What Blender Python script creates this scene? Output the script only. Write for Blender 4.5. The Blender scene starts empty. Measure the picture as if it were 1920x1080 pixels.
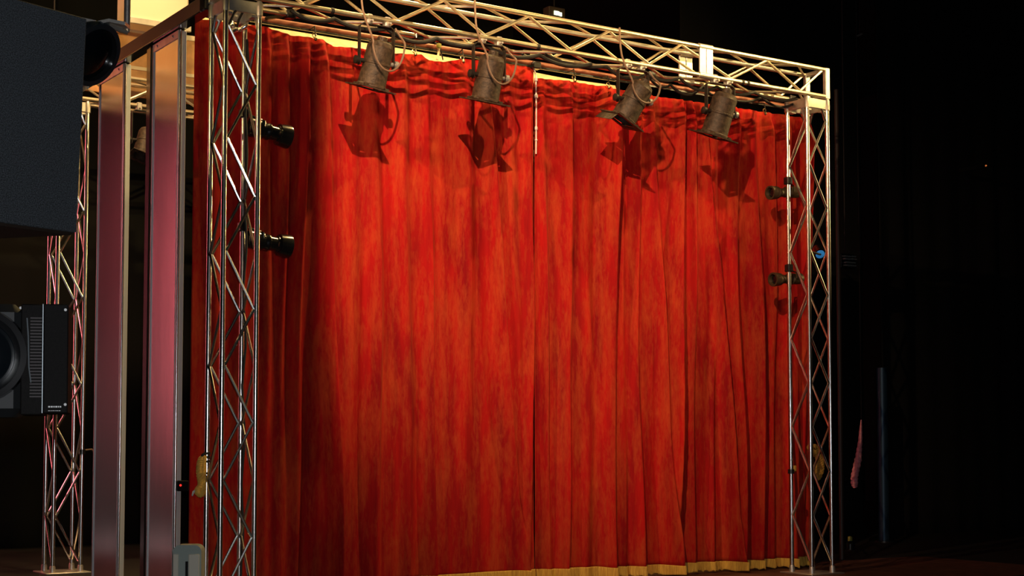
import bpy, math, random
import numpy as np
from mathutils import Vector, Matrix
random.seed(7)
S = bpy.context.scene
COL = S.collection
PI = math.pi
V = Vector

# ---------------------------------------------------------------- camera numbers (from measured truss geometry)
CAM = V((-4.7333, -11.3325, 1.3588)); YAW = .5846; PITCH = .0574; F = 2846.6; YP = 665.0
FW = V((math.sin(YAW)*math.cos(PITCH), math.cos(YAW)*math.cos(PITCH), math.sin(PITCH)))
RT = V((math.cos(YAW), -math.sin(YAW), 0)); UP = RT.cross(FW)
def ray(x, y): return FW*F + RT*(x-960) + UP*(YP-y)
def aty(x, y, Y): d = ray(x, y); return CAM + d*((Y-CAM.y)/d.y)
def atd(x, y, D): return CAM + ray(x, y)*(D/F)

s = .29; L = 6.444; H = 5.264; W = 4.39; HB = H - s

# ---------------------------------------------------------------- materials
def mat(name, col, rough=.6, metal=0., sheen=0., bump=0., bscale=60., var=0., vscale=8., coat=0., emit=None, estr=0., spec=.5, stretch=None, col2=None):
    m = bpy.data.materials.new(name); m.use_nodes = True
    nt = m.node_tree; b = nt.nodes['Principled BSDF']
    b.inputs['Base Color'].default_value = (*col, 1); b.inputs['Roughness'].default_value = rough
    b.inputs['Metallic'].default_value = metal; b.inputs['Specular IOR Level'].default_value = spec
    if sheen: b.inputs['Sheen Weight'].default_value = sheen; b.inputs['Sheen Roughness'].default_value = .35
    if coat: b.inputs['Coat Weight'].default_value = coat; b.inputs['Coat Roughness'].default_value = .08
    if emit: b.inputs['Emission Color'].default_value = (*emit, 1); b.inputs['Emission Strength'].default_value = estr
    tc = nt.nodes.new('ShaderNodeTexCoord')
    mp = nt.nodes.new('ShaderNodeMapping'); nt.links.new(tc.outputs['Object'], mp.inputs['Vector'])
    if stretch: mp.inputs['Scale'].default_value = stretch
    if var:
        n = nt.nodes.new('ShaderNodeTexNoise'); n.inputs['Scale'].default_value = vscale; n.inputs['Detail'].default_value = 5
        nt.links.new(mp.outputs['Vector'], n.inputs['Vector'])
        r = nt.nodes.new('ShaderNodeValToRGB'); r.color_ramp.elements[0].position = .35; r.color_ramp.elements[1].position = .68
        c2 = col2 or tuple(min(1, c*(1+var)) for c in col)
        r.color_ramp.elements[0].color = (*[c*(1-var*.5) for c in col], 1); r.color_ramp.elements[1].color = (*c2, 1)
        nt.links.new(n.outputs['Fac'], r.inputs['Fac']); nt.links.new(r.outputs['Color'], b.inputs['Base Color'])
    if bump:
        n = nt.nodes.new('ShaderNodeTexNoise'); n.inputs['Scale'].default_value = bscale; n.inputs['Detail'].default_value = 4
        nt.links.new(mp.outputs['Vector'], n.inputs['Vector'])
        bp = nt.nodes.new('ShaderNodeBump'); bp.inputs['Strength'].default_value = bump; bp.inputs['Distance'].default_value = .01
        nt.links.new(n.outputs['Fac'], bp.inputs['Height']); nt.links.new(bp.outputs['Normal'], b.inputs['Normal'])
    return m

M = {}
M['alu'] = mat('truss_aluminium', (.88, .86, .83), .22, 1., bump=.04, bscale=90, var=.12, vscale=14)
M['beamalu'] = mat('matt_warm_lit_aluminium', (.80, .68, .50), .36, .95, bump=.06, bscale=90, var=.12, vscale=14)  # same alloy as the towers; gold of the warm light put into the colour
M['plate'] = mat('plate_aluminium', (.72, .68, .62), .45, .9, bump=.1, bscale=120, var=.15, vscale=10)
M['web'] = mat('polished_aluminium_sheet', (.74, .70, .72), .17, 1., bump=.05, bscale=5, var=.10, vscale=3, stretch=(1, 1, .3))
M['profile'] = mat('grey_aluminium_profile', (.80, .83, .82), .5, .25)
M['header'] = mat('dark_header_profile', (.13, .085, .05), .5, .2, bump=.05)
M['canblack'] = mat('dusty_black_paint', (.050, .031, .019), .55, .1, bump=.3, bscale=70, var=.8, vscale=30)
M['yoke'] = mat('black_painted_steel', (.022, .017, .014), .5, .2)
M['clamp'] = mat('dull_zinc_clamp', (.50, .47, .45), .5, .6)
M['cable'] = mat('black_rubber_cable', (.012, .010, .010), .6)
M['cablebrown'] = mat('dusty_rubber_cable', (.20, .12, .08), .5)
M['gloss'] = mat('glossy_black_housing', (.012, .012, .013), .22, .0, coat=.6)
M['matte'] = mat('satin_black_shell', (.006, .007, .008), .6)
M['rim'] = mat('blue_highlight_rim', (.16, .24, .30), .28, .9)  # bluish highlight of the rim is put into its metal colour
M['lens'] = mat('dark_glass_lens', (.004, .006, .008), .12, .0, coat=.4)
M['speaker'] = mat('charcoal_speaker_grille', (.062, .072, .084), .75, .0, bump=.9, bscale=260, var=1.2, vscale=170)
M['speakerbody'] = mat('black_speaker_paint', (.035, .022, .016), .7, bump=.4, bscale=120)
M['housing'] = mat('black_fixture_housing', (.0035, .0028, .0026), .75, bump=.3, bscale=180, var=.4, vscale=100, spec=.2)
M['fin'] = mat('dark_vent_fins', (.012, .004, .005), .6)
M['edge'] = mat('grey_worn_edge', (.22, .25, .27), .4, .5)
M['mark'] = mat('white_print', (.75, .75, .75), .6)
M['cream'] = mat('cream_heading_cloth', (.80, .60, .34), .8, bump=.3, bscale=40, var=.2, vscale=10)
M['track'] = mat('red_brown_track_pipe', (.30, .10, .06), .45, .3)
M['hook'] = mat('brass_hook', (.75, .55, .28), .28, 1.)
M['rope_gold'] = mat('golden_rope', (.95, .56, .10), .7, bump=.4)
M['rope_yellow'] = mat('yellow_rope', (.55, .30, .05), .8, bump=.4)
M['pink'] = mat('pink_braided_cord', (.95, .28, .32), .7, bump=.5, bscale=90, var=.4, vscale=30)
M['white'] = mat('white_seam_light', (.95, .90, .85), .5)  # stands in for white light in the curtain seam
M['blackcloth'] = mat('black_masking_cloth', (.0026, .0013, .0010), .95, bump=.3, bscale=60)
M['case'] = mat('grey_green_plastic', (.46, .53, .48), .6, bump=.1)
M['casecream'] = mat('cream_plastic_panel', (.95, .88, .72), .6)
M['tan'] = mat('tan_painted_board', (.62, .34, .15), .7, bump=.2, bscale=14, var=.35, vscale=5)
M['creambox'] = mat('cream_enamel_housing', (.85, .74, .54), .5)
M['blue'] = mat('blue_lens_flash_glint', (.05, .35, .8), .2, emit=(.05, .35, .9), estr=.25)  # weak emission stands in for flash caught by the blue glass
M['darkpole'] = mat('dark_brown_pole', (.05, .028, .018), .5)
M['sheen_pole'] = mat('dark_pole_blue_sheen', (.02, .05, .09), .42, .5)  # dark pole; its blue sheen is put into the base colour
M['slat'] = mat('grey_slat', (.20, .20, .19), .6)
M['led'] = mat('red_indicator', (.8, .02, .02), .4, emit=(1, .03, .02), estr=1.5)
M['orangeled'] = mat('orange_indicator', (.8, .2, .05), .4, emit=(1, .25, .06), estr=.5)
M['worklamp'] = mat('lit_work_lamp', (.9, .95, .8), .4, emit=(.85, 1., .62), estr=2.2)
M['floor'] = mat('dark_stage_floor', (.003, .0015, .001), .7, bump=.2, bscale=12, var=.5, vscale=6)
M['wall'] = mat('black_wall', (.002, .0016, .0014), .95, bump=.2, bscale=5)
M['yellowdot'] = mat('yellow_green_plastic', (.35, .32, .06), .6)

def velvet(name, dark, mid, light):
    m = bpy.data.materials.new(name); m.use_nodes = True
    nt = m.node_tree; N = nt.nodes; K = nt.links; b = N['Principled BSDF']
    b.inputs['Roughness'].default_value = .85; b.inputs['Specular IOR Level'].default_value = .15
    b.inputs['Sheen Weight'].default_value = .08; b.inputs['Sheen Roughness'].default_value = .4
    b.inputs['Sheen Tint'].default_value = (1, .22, .08, 1)
    tc = N.new('ShaderNodeTexCoord')
    def noise(sc, scale, detail=5, dist=0.):
        mp = N.new('ShaderNodeMapping'); mp.inputs['Scale'].default_value = sc; K.new(tc.outputs['Object'], mp.inputs['Vector'])
        n = N.new('ShaderNodeTexNoise'); n.inputs['Scale'].default_value = scale; n.inputs['Detail'].default_value = detail
        n.inputs['Distortion'].default_value = dist; n.inputs['Roughness'].default_value = .62
        K.new(mp.outputs['Vector'], n.inputs['Vector']); return n.outputs['Fac']
    def ramp(fac, a, bb, ca, cb):
        r = N.new('ShaderNodeValToRGB'); r.color_ramp.elements[0].position = a; r.color_ramp.elements[1].position = bb
        r.color_ramp.elements[0].color = (*ca, 1); r.color_ramp.elements[1].color = (*cb, 1); K.new(fac, r.inputs['Fac']); return r.outputs['Color']
    streak = noise((1, 1, .10), 7.0, 5); blot = noise((1, 1, .22), 6.5, 9, .5); fine = noise((1, 1, .3), 40, 8, .5)
    c1 = ramp(streak, .32, .66, dark, mid)
    mul = N.new('ShaderNodeMath'); mul.operation = 'MULTIPLY_ADD'; K.new(fine, mul.inputs[0]); mul.inputs[1].default_value = .45
    sub = N.new('ShaderNodeMath'); sub.operation = 'MULTIPLY'; K.new(blot, sub.inputs[0]); sub.inputs[1].default_value = .75
    K.new(sub.outputs[0], mul.inputs[2])
    f2 = ramp(mul.outputs[0], .54, .80, (0, 0, 0), (.46, .46, .46))
    mx = N.new('ShaderNodeMixRGB'); K.new(f2, mx.inputs['Fac']); K.new(c1, mx.inputs['Color1']); mx.inputs['Color2'].default_value = (*light, 1)
    K.new(mx.outputs['Color'], b.inputs['Base Color'])
    bp = N.new('ShaderNodeBump'); bp.inputs['Strength'].default_value = .35; bp.inputs['Distance'].default_value = .02
    K.new(streak, bp.inputs['Height']); K.new(bp.outputs['Normal'], b.inputs['Normal'])
    return m
M['velvet'] = velvet('red_velvet', (.26, .004, .007), (.52, .009, .008), (.64, .12, .026))
M['rose'] = mat('rose_reflection_cloth', (.62, .13, .16), .9, bump=.3, bscale=20, var=.3, vscale=2)
M['fringe'] = mat('gold_fringe', (.88, .46, .07), .75, bump=.8, bscale=40, var=.35, vscale=12, stretch=(6, 6, .6))

# ---------------------------------------------------------------- mesh builder
def basis(d):
    d = d.normalized(); a = V((0, 0, 1)) if abs(d.z) < .9 else V((1, 0, 0))
    u = d.cross(a).normalized(); return u, d.cross(u).normalized(), d
class MB:
    def __init__(self): self.v = []; self.f = []; self.X = Matrix.Identity(4)
    def add(self, vs, fs):
        o = len(self.v); self.v += [self.X @ V(p) for p in vs]; self.f += [tuple(i+o for i in f) for f in fs]; return self
    def box(self, a, b, bev=0.):
        x0, y0, z0 = a; x1, y1, z1 = b
        x0, x1 = min(x0, x1), max(x0, x1); y0, y1 = min(y0, y1), max(y0, y1); z0, z1 = min(z0, z1), max(z0, z1)
        if bev <= 0:
            vs = [(x, y, z) for z in (z0, z1) for x, y in ((x0, y0), (x1, y0), (x1, y1), (x0, y1))]
            return self.add(vs, [(3, 2, 1, 0), (4, 5, 6, 7), (0, 1, 5, 4), (1, 2, 6, 5), (2, 3, 7, 6), (3, 0, 4, 7)])
        b_ = bev; vs = []; 
        def ring(x0, x1, y0, y1, z, c):
            return [(x0+c, y0, z), (x1-c, y0, z), (x1, y0+c, z), (x1, y1-c, z), (x1-c, y1, z), (x0+c, y1, z), (x0, y1-c, z), (x0, y0+c, z)]
        rs = [ring(x0+b_, x1-b_, y0+b_, y1-b_, z0, b_*.4), ring(x0, x1, y0, y1, z0+b_, b_), ring(x0, x1, y0, y1, z1-b_, b_), ring(x0+b_, x1-b_, y0+b_, y1-b_, z1, b_*.4)]
        for r in rs: vs += r
        fs = [tuple(range(7, -1, -1)), tuple(range(24, 32))]
        for k in range(3):
            for i in range(8): j = (i+1) % 8; fs.append((k*8+i, k*8+j, k*8+8+j, k*8+8+i))
        return self.add(vs, fs)
    def tube(self, pts, r, n=10, cap=True):
        pts = [V(p) for p in pts]; rr = r if isinstance(r, (list, tuple)) else [r]*len(pts)
        vs = []; u = None
        for i, p in enumerate(pts):
            d = (pts[min(i+1, len(pts)-1)] - pts[max(i-1, 0)])
            if d.length < 1e-9: d = V((0, 0, 1))
            d.normalize()
            if u is None: u = basis(d)[0]
            u = (u - d*u.dot(d)); u = u.normalized() if u.length > 1e-6 else basis(d)[0]
            w = d.cross(u)
            for k in range(n):
                a = 2*PI*k/n; vs.append(p + (u*math.cos(a) + w*math.sin(a))*rr[i])
        fs = []
        for i in range(len(pts)-1):
            for k in range(n): j = (k+1) % n; fs.append((i*n+k, i*n+j, (i+1)*n+j, (i+1)*n+k))
        if cap: fs.append(tuple(range(n-1, -1, -1))); fs.append(tuple((len(pts)-1)*n+k for k in range(n)))
        return self.add(vs, fs)
    def lathe(self, prof, axis=V((0, 0, -1)), org=V((0, 0, 0)), n=28, ribs=0, cap0=True, cap1=False):
        u, w, d = basis(V(axis)); vs = []
        for t, r in prof:
            for k in range(n):
                a = 2*PI*k/n; vs.append(V(org) + d*t + (u*math.cos(a) + w*math.sin(a))*r)
        fs = []
        for i in range(len(prof)-1):
            for k in range(n): j = (k+1) % n; fs.append((i*n+k, i*n+j, (i+1)*n+j, (i+1)*n+k))
        if cap0: fs.append(tuple(range(n-1, -1, -1)))
        if cap1: fs.append(tuple((len(prof)-1)*n+k for k in range(n)))
        return self.add(vs, fs)
    def strap(self, pts, wdir, w, t):
        "flat bar following pts, width along wdir"
        pts = [V(p) for p in pts]; wd = V(wdir).normalized(); vs = []
        for i, p in enumerate(pts):
            d = (pts[min(i+1, len(pts)-1)] - pts[max(i-1, 0)]).normalized(); nrm = d.cross(wd).normalized()
            for a, b in ((-1, -1), (1, -1), (1, 1), (-1, 1)): vs.append(p + wd*(w/2*a) + nrm*(t/2*b))
        fs = [(3, 2, 1, 0), tuple((len(pts)-1)*4+k for k in range(4))]
        for i in range(len(pts)-1):
            for k in range(4): j = (k+1) % 4; fs.append((i*4+k, i*4+j, (i+1)*4+j, (i+1)*4+k))
        return self.add(vs, fs)
    def build(self, name, m, parent=None, smooth=True):
        me = bpy.data.meshes.new(name); me.from_pydata([tuple(v) for v in self.v], [], self.f)
        me.validate(); me.update()
        if smooth:
            me.shade_smooth()
            try: me.set_sharp_from_angle(angle=math.radians(38))
            except Exception: pass
        me.materials.append(M[m]); o = bpy.data.objects.new(name, me); COL.objects.link(o)
        if parent is not None: o.parent = parent
        return o

def tag(o, label=None, cat=None, group=None, kind=None):
    if label: o['label'] = label
    if cat: o['category'] = cat
    if group: o['group'] = group
    if kind: o['kind'] = kind
    return o
def empty(name, loc=(0, 0, 0), label=None, cat=None, group=None):
    o = bpy.data.objects.new(name, None); o.location = loc; o.empty_display_size = .1; COL.objects.link(o)
    return tag(o, label, cat, group)
def copy_tree(o, parent=None):
    c = o.copy(); COL.objects.link(c)
    if parent is not None: c.parent = parent
    for ch in [x for x in o.children]: copy_tree(ch, c)
    return c

# ---------------------------------------------------------------- setting
tag(MB().box((-14, -14, -.12), (22, 14, 0)).build('floor', 'floor', smooth=False), kind='structure')
tag(MB().box((-14, 13.8, 0), (22, 14, 9.5)).build('wall_back', 'wall', smooth=False), kind='structure')
tag(MB().box((21.8, -14, 0), (22, 13.8, 9.5)).build('wall_right', 'wall', smooth=False), kind='structure')
tag(MB().box((-14, -14, 0), (-13.8, 13.8, 9.5)).build('wall_left', 'wall', smooth=False), kind='structure')
tag(MB().box((-14, -14, 9.5), (22, 14, 9.6)).build('ceiling', 'wall', smooth=False), kind='structure')

M['board'] = mat('brown_stage_boards', (.10, .035, .018), .7, bump=.2, bscale=12, var=.5, vscale=6)
tag(MB().box((2, -1.2, 0), (9.3, 1.15, .004)).build('trim_1', 'board', smooth=False), kind='structure')
# ---------------------------------------------------------------- truss
RC, RB = .0225, .0125      # chord, brace radii
def tower(loc, phase, label, top=HB, P=.915):
    t = empty('truss_tower', loc, label, 'truss', 'vertical truss towers')
    c = dict(A=(0, s), B=(0, 0), C=(s, s), D=(s, 0)); ztop = top-.11
    for k in 'ABCD':
        x, y = c[k]
        MB().tube([(x, y, .02), (x, y, ztop)], RC, 14).build('chord', 'alu', t)
        MB().lathe([(0, .012), (.0, .030), (.05, .030), (.07, .024)], (0, 0, 1), (x, y, .015)).build('coupler', 'plate', t)
    # nodes: faces alternate
    def nodes(ph): 
        z = ph; 
        while z - P > .12: z -= P
        out = []
        while z < ztop-.02: out.append(z); z += P
        return out
    def face(a, b, pa):        # a nodes at pa + nP, b nodes half-way
        (xa, ya), (xb, yb) = c[a], c[b]; seq = []
        z = pa - 6*P*.5*2; k = 0
        while z < ztop+P: seq.append((z, k % 2)); z += P/2; k += 1
        for (z0, k0), (z1, k1) in zip(seq, seq[1:]):
            if z1 < .09 or z0 > ztop-.05: continue
            p0 = V(((xa, ya) if k0 == 0 else (xb, yb)) + (z0,)); p1 = V(((xa, ya) if k1 == 0 else (xb, yb)) + (z1,))
            if z0 < .09: p0 = p0.lerp(p1, (.09-z0)/(z1-z0))
            if z1 > ztop-.02: p1 = p0.lerp(p1, (ztop-.02-p0.z)/(p1.z-p0.z))
            m_ = (p1-p0).normalized(); h = V(((xb-xa), (yb-ya), 0)).normalized()*.02
            q0 = p0 + (h if k0 == 0 else -h) if z0 >= .09 else p0; q1 = p1 + (h if k1 == 0 else -h) if z1 <= ztop-.02 else p1
            if (q1-q0).length < .08: continue
            MB().tube([q0, q0+m_*.03, q1-m_*.03, q1], [RB*1.15, RB, RB, RB*1.15], 8).build('brace', 'alu', t)
    face('D', 'B', phase); face('C', 'A', phase); face('C', 'D', phase); face('B', 'A', phase)
    # end frame plates and corner gussets at the top, base plate
    for (a, b) in (('B', 'D'), ('B', 'A'), ('D', 'C'), ('A', 'C')):
        (xa, ya), (xb, yb) = c[a], c[b]
        if ya == yb: m_ = MB().box((xa-.01, ya-.012, top-.135), (xb+.01, ya+.012, top-.035), .004)
        else: m_ = MB().box((xa-.012, ya-.01, top-.135), (xa+.012, yb+.01, top-.035), .004)
        m_.build('end_plate', 'plate', t)
    for k in 'ABCD':
        x, y = c[k]; MB().lathe([(0, .014), (0, .030), (.10, .030), (.12, .018)], (0, 0, 1), (x, y, top-.14)).build('coupler', 'plate', t)
        cx, cy = (.145-x)*.5, (.145-y)*.5
        MB().box((min(x, x+cx*.9), min(y, y+cy*.9), top-.16), (max(x, x+cx*.9), max(y, y+cy*.9), top-.145)).build('gusset', 'plate', t, False)
    MB().box((-.09, -.09, 0), (s+.09, s+.09, .016), .004).build('base_plate', 'plate', t)
    return t
tower((0, 0, 0), .597, 'tall silver box truss tower at the left front corner, beside the red curtain')
tower((L, 0, 0), .14, 'tall silver box truss tower at the right end of the red curtain')
tower((0, W, 0), .13, 'silver box truss tower furthest left, behind the black fixture')

def beam(x0, x1, topn, botn, y, label, joints=(), group='horizontal truss beams', dirY=False):
    t = empty('truss_beam', (0, y, 0), label, 'truss', group)
    for yy in (0, s):
        for z in (HB+.005, H):
            MB().tube([(x0, yy, z), (x1, yy, z)], RC, 14).build('chord', 'beamalu', t)
    nodes = sorted([(x, 1) for x in topn] + [(x, 0) for x in botn])
    def zz(k): return H-.018 if k else HB+.022
    for yy in (0, s):
        for (xa, ka), (xb, kb) in zip(nodes, nodes[1:]):
            if ka == kb: continue
            if any(xa < j < xb for j in joints):
                j = [q for q in joints if xa < q < xb][0]
            p, q = V((xa, yy, zz(ka))), V((xb, yy, zz(kb)))
            MB().tube([p, q], RB*1.1, 8).build('brace', 'beamalu', t)
    allx = sorted(topn+botn)
    for z in (HB+.005, H):     # flat zigzags top and bottom
        for i, (xa, xb) in enumerate(zip(allx, allx[1:])):
            if xb-xa > .8: continue
            MB().tube([(xa, .02 if i % 2 else s-.02, z), (xb, s-.02 if i % 2 else .02, z)], RB, 8).build('brace', 'beamalu', t)
    for j in joints:
        for yy in (-.012, s+.012):
            MB().box((j-.085, yy-.012, HB+.01), (j-.004, yy+.012, H+.02), .004).build('joint_plate', 'plate', t)
            MB().box((j+.004, yy-.012, HB+.01), (j+.085, yy+.012, H+.02), .004).build('joint_plate', 'plate', t)
        for yy in (0, s):
            for z in (HB+.005, H): MB().lathe([(0, .02), (0, .031), (.17, .031), (.17, .02)], (1, 0, 0), (j-.085, yy, z)).build('coupler', 'plate', t)
    for xe in (x0, x1):
        for yy in (0, s): MB().box((xe-.035, yy-.022, HB-.02), (xe+.03, yy+.022, H+.02), .006).build('end_post', 'plate', t)
        for z in (HB+.005, H): MB().box((xe-.03, 0, z-.02), (xe+.03, s, z+.02), .005).build('end_plate', 'plate', t)
    return t
front = beam(0, L+s, [.22, 1.13, 2.044, 2.948, 3.87, 4.754, 5.882, 6.66], [.68, 1.583, 2.479, 3.427, 4.352, 5.40, 6.348], 0,
     'long silver box truss beam across the top of the curtain, carrying four lamps', joints=(5.062,))
back = beam(0, L+s, [.22+.9*i for i in range(8)], [.67+.9*i for i in range(7)], W,
     'rear box truss beam seen between the two flat grey posts')
MB().tube([(0, .145, H-.04), (2.4, .145, H-.05), (L, .145, H-.045)], .016, 8).build('conduit', 'clamp', front)

beam(-5.0, -.12, [-4.6+.9*i for i in range(5)], [-4.15+.9*i for i in range(5)], W+.02, 'unseen stretch of rear truss beam added at the left for the posts to reflect')  # added out of view so the posts reflect golden bands
# side header: rectangular profile joining front-left and rear-left towers
hd = empty('header_beam', (0, s+.03, HB), 'dark rectangular header beam running back from the left truss tower above two flat posts', 'beam')
MB().box((-.045, 0, -.055), (.045, W-s-.06, .075), .008).build('body', 'header', hd)
MB().box((-.052, 0, -.062), (.052, W-s-.06, -.05), .003).build('lower_lip', 'gloss', hd)
MB().box((-.06, -.03, -.07), (.06, .10, .09), .01).build('end_cap', 'gloss', hd)

# flat posts
def flat_post(y0, y1, label):
    t = empty('flat_post', (0, y0, 0), label, 'post', 'flat grey metal posts')
    w = y1-y0; zt = 4.965-.062
    MB().box((-.006, .02, 0), (.006, w-.02, zt)).build('web', 'web', t, False)
    MB().box((-.012, 0, 0), (.016, .022, zt), .004).build('front_edge', 'profile', t)
    MB().box((.020, .004, 0), (.062, .026, zt), .004).build('side_flange', 'profile', t)
    MB().box((.0, .014, 0), (.06, .03, zt)).build('groove', 'header', t, False)
    MB().tube([(.004, -.006, 0), (.004, -.006, zt)], .011, 12).build('edge_bead', 'alu', t)
    MB().box((-.016, w-.022, 0), (.008, w, zt), .003).build('rear_edge', 'profile', t)
    MB().box((-.014, .01, zt-.07), (.02, w-.01, zt+.002), .003).build('top_plate', 'plate', t)
    for yy in (.12, w-.12):
        MB().lathe([(0, .012), (.008, .011), (.012, .004)], (-1, 0, 0), (-.013, yy, zt-.035), 10, cap1=True).build('bolt', 'alu', t)
    return t
flat_post(1.00, 1.62, 'flat grey metal post nearer the left truss tower, wide polished side face')
flat_post(2.40, 3.10, 'flat grey metal post further left, nearer the black loudspeaker')
MB2 = MB().box((-.02, 0, 0), (.02, .10, 4.9), .004).build('black_upright', 'gloss'); MB2.location = (0, 1.66, 0)
tag(MB2, 'thin black upright along the left edge of the nearer flat post', 'post')

# ---------------------------------------------------------------- curtain
YC = .80
def cx(x, y): return aty(x, y, YC).x
ZT, ZM, ZB = 4.7, 2.9, .1
def yz(z, x):                     # image row for height z on curtain plane near column x
    lo, hi = -200, 1300
    for _ in range(30):
        m_ = (lo+hi)/2
        if aty(x, m_, YC).z > z: lo = m_
        else: hi = m_
    return lo
folds_px = {'left': [
    (400, 400, 402, .10, .08, .035), (445, 450, 448, .10, .08, .03), (500, 498, 497, .10, .07, .03),
    (535, 528, 522, .11, .06, .045), (572, 560, 552, .10, .06, .05), (603, 618, 627, .11, .07, .075),
    (655, 655, 650, .16, .14, .014), (700, 704, 702, .15, .09, .040), (752, 757, 768, .12, .10, .030),
    (800, 806, 812, .14, .05, .036), (868, 874, 868, .14, .12, .026), (905, 934, 976, .15, .06, .050),
    (948, 962, 996, .08, .10, .018), (990, 998, 984, .12, .03, .045)],
 'right': [
    (1014, 1014, 1022, .05, .09, .035), (1062, 1067, 1052, .16, .07, .042), (1098, 1104, 1098, .10, .10, .012),
    (1136, 1140, 1143, .17, .045, .085), (1162, 1166, 1170, .05, .06, .015), (1188, 1191, 1192, .11, .06, .055), (1222, 1238, 1246, .11, .05, .045),
    (1275, 1262, 1247, .10, .035, .075), (1296, 1300, 1292, .08, .05, .035), (1312, 1348, 1368, .11, .035, .06),
    (1340, 1338, 1330, .08, .06, .022), (1375, 1373, 1374, .09, .045, .075), (1410, 1416, 1412, .12, .05, .060), (1440, 1452, 1440, .09, .05, .035),
    (1466, 1470, 1468, .10, .045, .075), (1497, 1500, 1500, .10, .05, .05), (1513, 1514, 1514, .06, .04, .03)]}
def curtain(side, x0, x1, top_px, label, fr_top):
    NX = int((x1-x0)/.0115); NZ = 110
    X = np.linspace(x0, x1, NX)
    tx = [aty(a, b, YC).x for a, b in top_px]; tz = [aty(a, b, YC).z for a, b in top_px]
    TZ = np.interp(X, tx, tz); zb = .115
    Tn = np.linspace(0, 1, NZ)[:, None]
    Z = zb + (TZ[None, :]-zb)*Tn
    XX = np.repeat(X[None, :], NZ, 0)
    Y = np.zeros_like(Z)
    rng = np.random.default_rng(5 if side == 'left' else 9)
    for (a, b, c_, wl, wr, amp) in folds_px[side]:
        px = [aty(a, 140, YC).x, aty((a+b)/2, 370, YC).x, aty(b, 600, YC).x, aty((b+c_)/2, 830, YC).x, aty(c_, 1060, YC).x]
        zz_ = [4.85, 3.9, 2.85, 1.4, .1]
        C = np.interp(Z, zz_[::-1], px[::-1]) + .012*np.sin(Z*1.9+a)
        A = (2.2 if side == 'left' else 2.9)*amp*(.75+.35*np.sin(Z*.9+a*.7)) * np.clip((TZ[None, :]-Z)/.25+.25, 0, 1)
        d = XX-C; w_l = wl*(1.0+.15*np.sin(Z*1.3+a)); 
        k = np.where(d < 0, np.clip(1+d/w_l, 0, 1), np.clip(1-d/wr, 0, 1))
        if max(a, b, c_) < 595: A = A*.7
        Y -= A*(k*k*(3-2*k))
    for i in range(26):           # broad soft undulation and nap ripples
        kx = rng.uniform(2, 22); ph = rng.uniform(0, 6.3); sl = rng.uniform(-.5, .5)
        Y += .006/(1+kx*.25)*np.sin(kx*XX+sl*Z+ph)*(.6+.4*np.sin(Z*rng.uniform(.3, 1.2)+ph*2))
    sc = .008*np.sin(XX*60)*np.clip(1-(TZ[None, :]-Z)/.35, 0, 1); Y += sc
    Y += YC
    t = empty('stage_curtain', ((x0+x1)/2, YC, 0), label, 'curtain', None)
    def grid(name, XX, YY, ZZ, m_, thick=None):
        nz, nx = XX.shape; vs = np.stack([XX-(x0+x1)/2, YY-YC, ZZ], -1).reshape(-1, 3)
        i = np.arange(nz-1)[:, None]*nx + np.arange(nx-1)[None, :]
        fs = np.stack([i, i+1, i+nx+1, i+nx], -1).reshape(-1, 4)
        me = bpy.data.meshes.new(name); me.from_pydata(vs.tolist(), [], fs.tolist()); me.update(); me.shade_smooth()
        me.materials.append(M[m_]); o = bpy.data.objects.new(name, me); COL.objects.link(o); o.parent = t
        md = o.modifiers.new('thickness', 'SOLIDIFY'); md.thickness = thick or .006; md.offset = -1
        return o
    grid('drape', XX, Y, Z, 'velvet')
    # gold fringe: band + hanging strands following the drape's lower edge
    nx = X.shape[0]; FZ = np.interp(X, [p[0] for p in fr_top], [p[1] for p in fr_top])
    rows = []; ys = []
    for k in range(9):
        f_ = k/8; bot = .012 + .018*np.abs(np.sin(X*47+np.sin(X*13)*2))
        rows.append(bot + (FZ-bot)*f_); ys.append(Y[0]-.018-.006*np.sin(X*260)*(1-f_)-.01*(1-f_))
    grid('fringe', np.repeat(X[None, :], 9, 0), np.array(ys), np.array(rows), 'fringe', .01)
    return t, TZ, X
LT = [(345, 32), (494, 50), (543, 66), (584, 71), (604, 76), (624, 87), (670, 90), (740, 100), (790, 102), (805, 113), (830, 116), (870, 111), (940, 118), (1000, 128)]
RTp = [(1003, 146), (1080, 154), (1150, 166), (1240, 182), (1320, 194), (1400, 205), (1518, 224)]
xs0, xs1 = aty(360, 500, YC).x, cx(1001, 600)
ct1 = curtain('left', xs0, xs1-.002, LT, 'left half of the red velvet curtain, broad and nearly flat with orange nap marks', [(0, .135), (2.4, .135), (3.0, .14), (3.6, .142)])
ct2 = curtain('right', xs1+.016, 7.25, RTp, 'right half of the red velvet curtain, hanging in tight vertical pleats', [(3.4, .14), (4.3, .132), (4.4, .12), (5.2, .118), (5.25, .124), (6.2, .112), (7.3, .118)])
def head_band(t, X, zlo, zhi, x0c):
    "cream heading cloth behind the red top edge"
    m_ = MB(); n = len(X)
    vs = []; 
    for k, x in enumerate(X):
        yv = YC+.028+.012*math.sin(x*5.1); vs += [(x-x0c, yv-YC, zlo(x)), (x-x0c, yv-YC, zhi(x)-.16), (x-x0c, yv-YC+.07, zhi(x))]
    fs = []
    for k in range(n-1):
        for q in range(2): fs.append((k*3+q, k*3+3+q, k*3+4+q, k*3+1+q))
    m_.add(vs, fs); o = m_.build('heading_band', 'cream', t)
    md = o.modifiers.new('thickness', 'SOLIDIFY'); md.thickness = .006
    return o
Xl = np.linspace(.1, xs1-.02, 120); head_band(ct1[0], Xl, lambda x: 4.72, lambda x: 5.02-.004*math.sin(x*3), (xs0+xs1-.002)/2)
Xr = np.linspace(xs1+.03, 4.62, 60)
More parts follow.
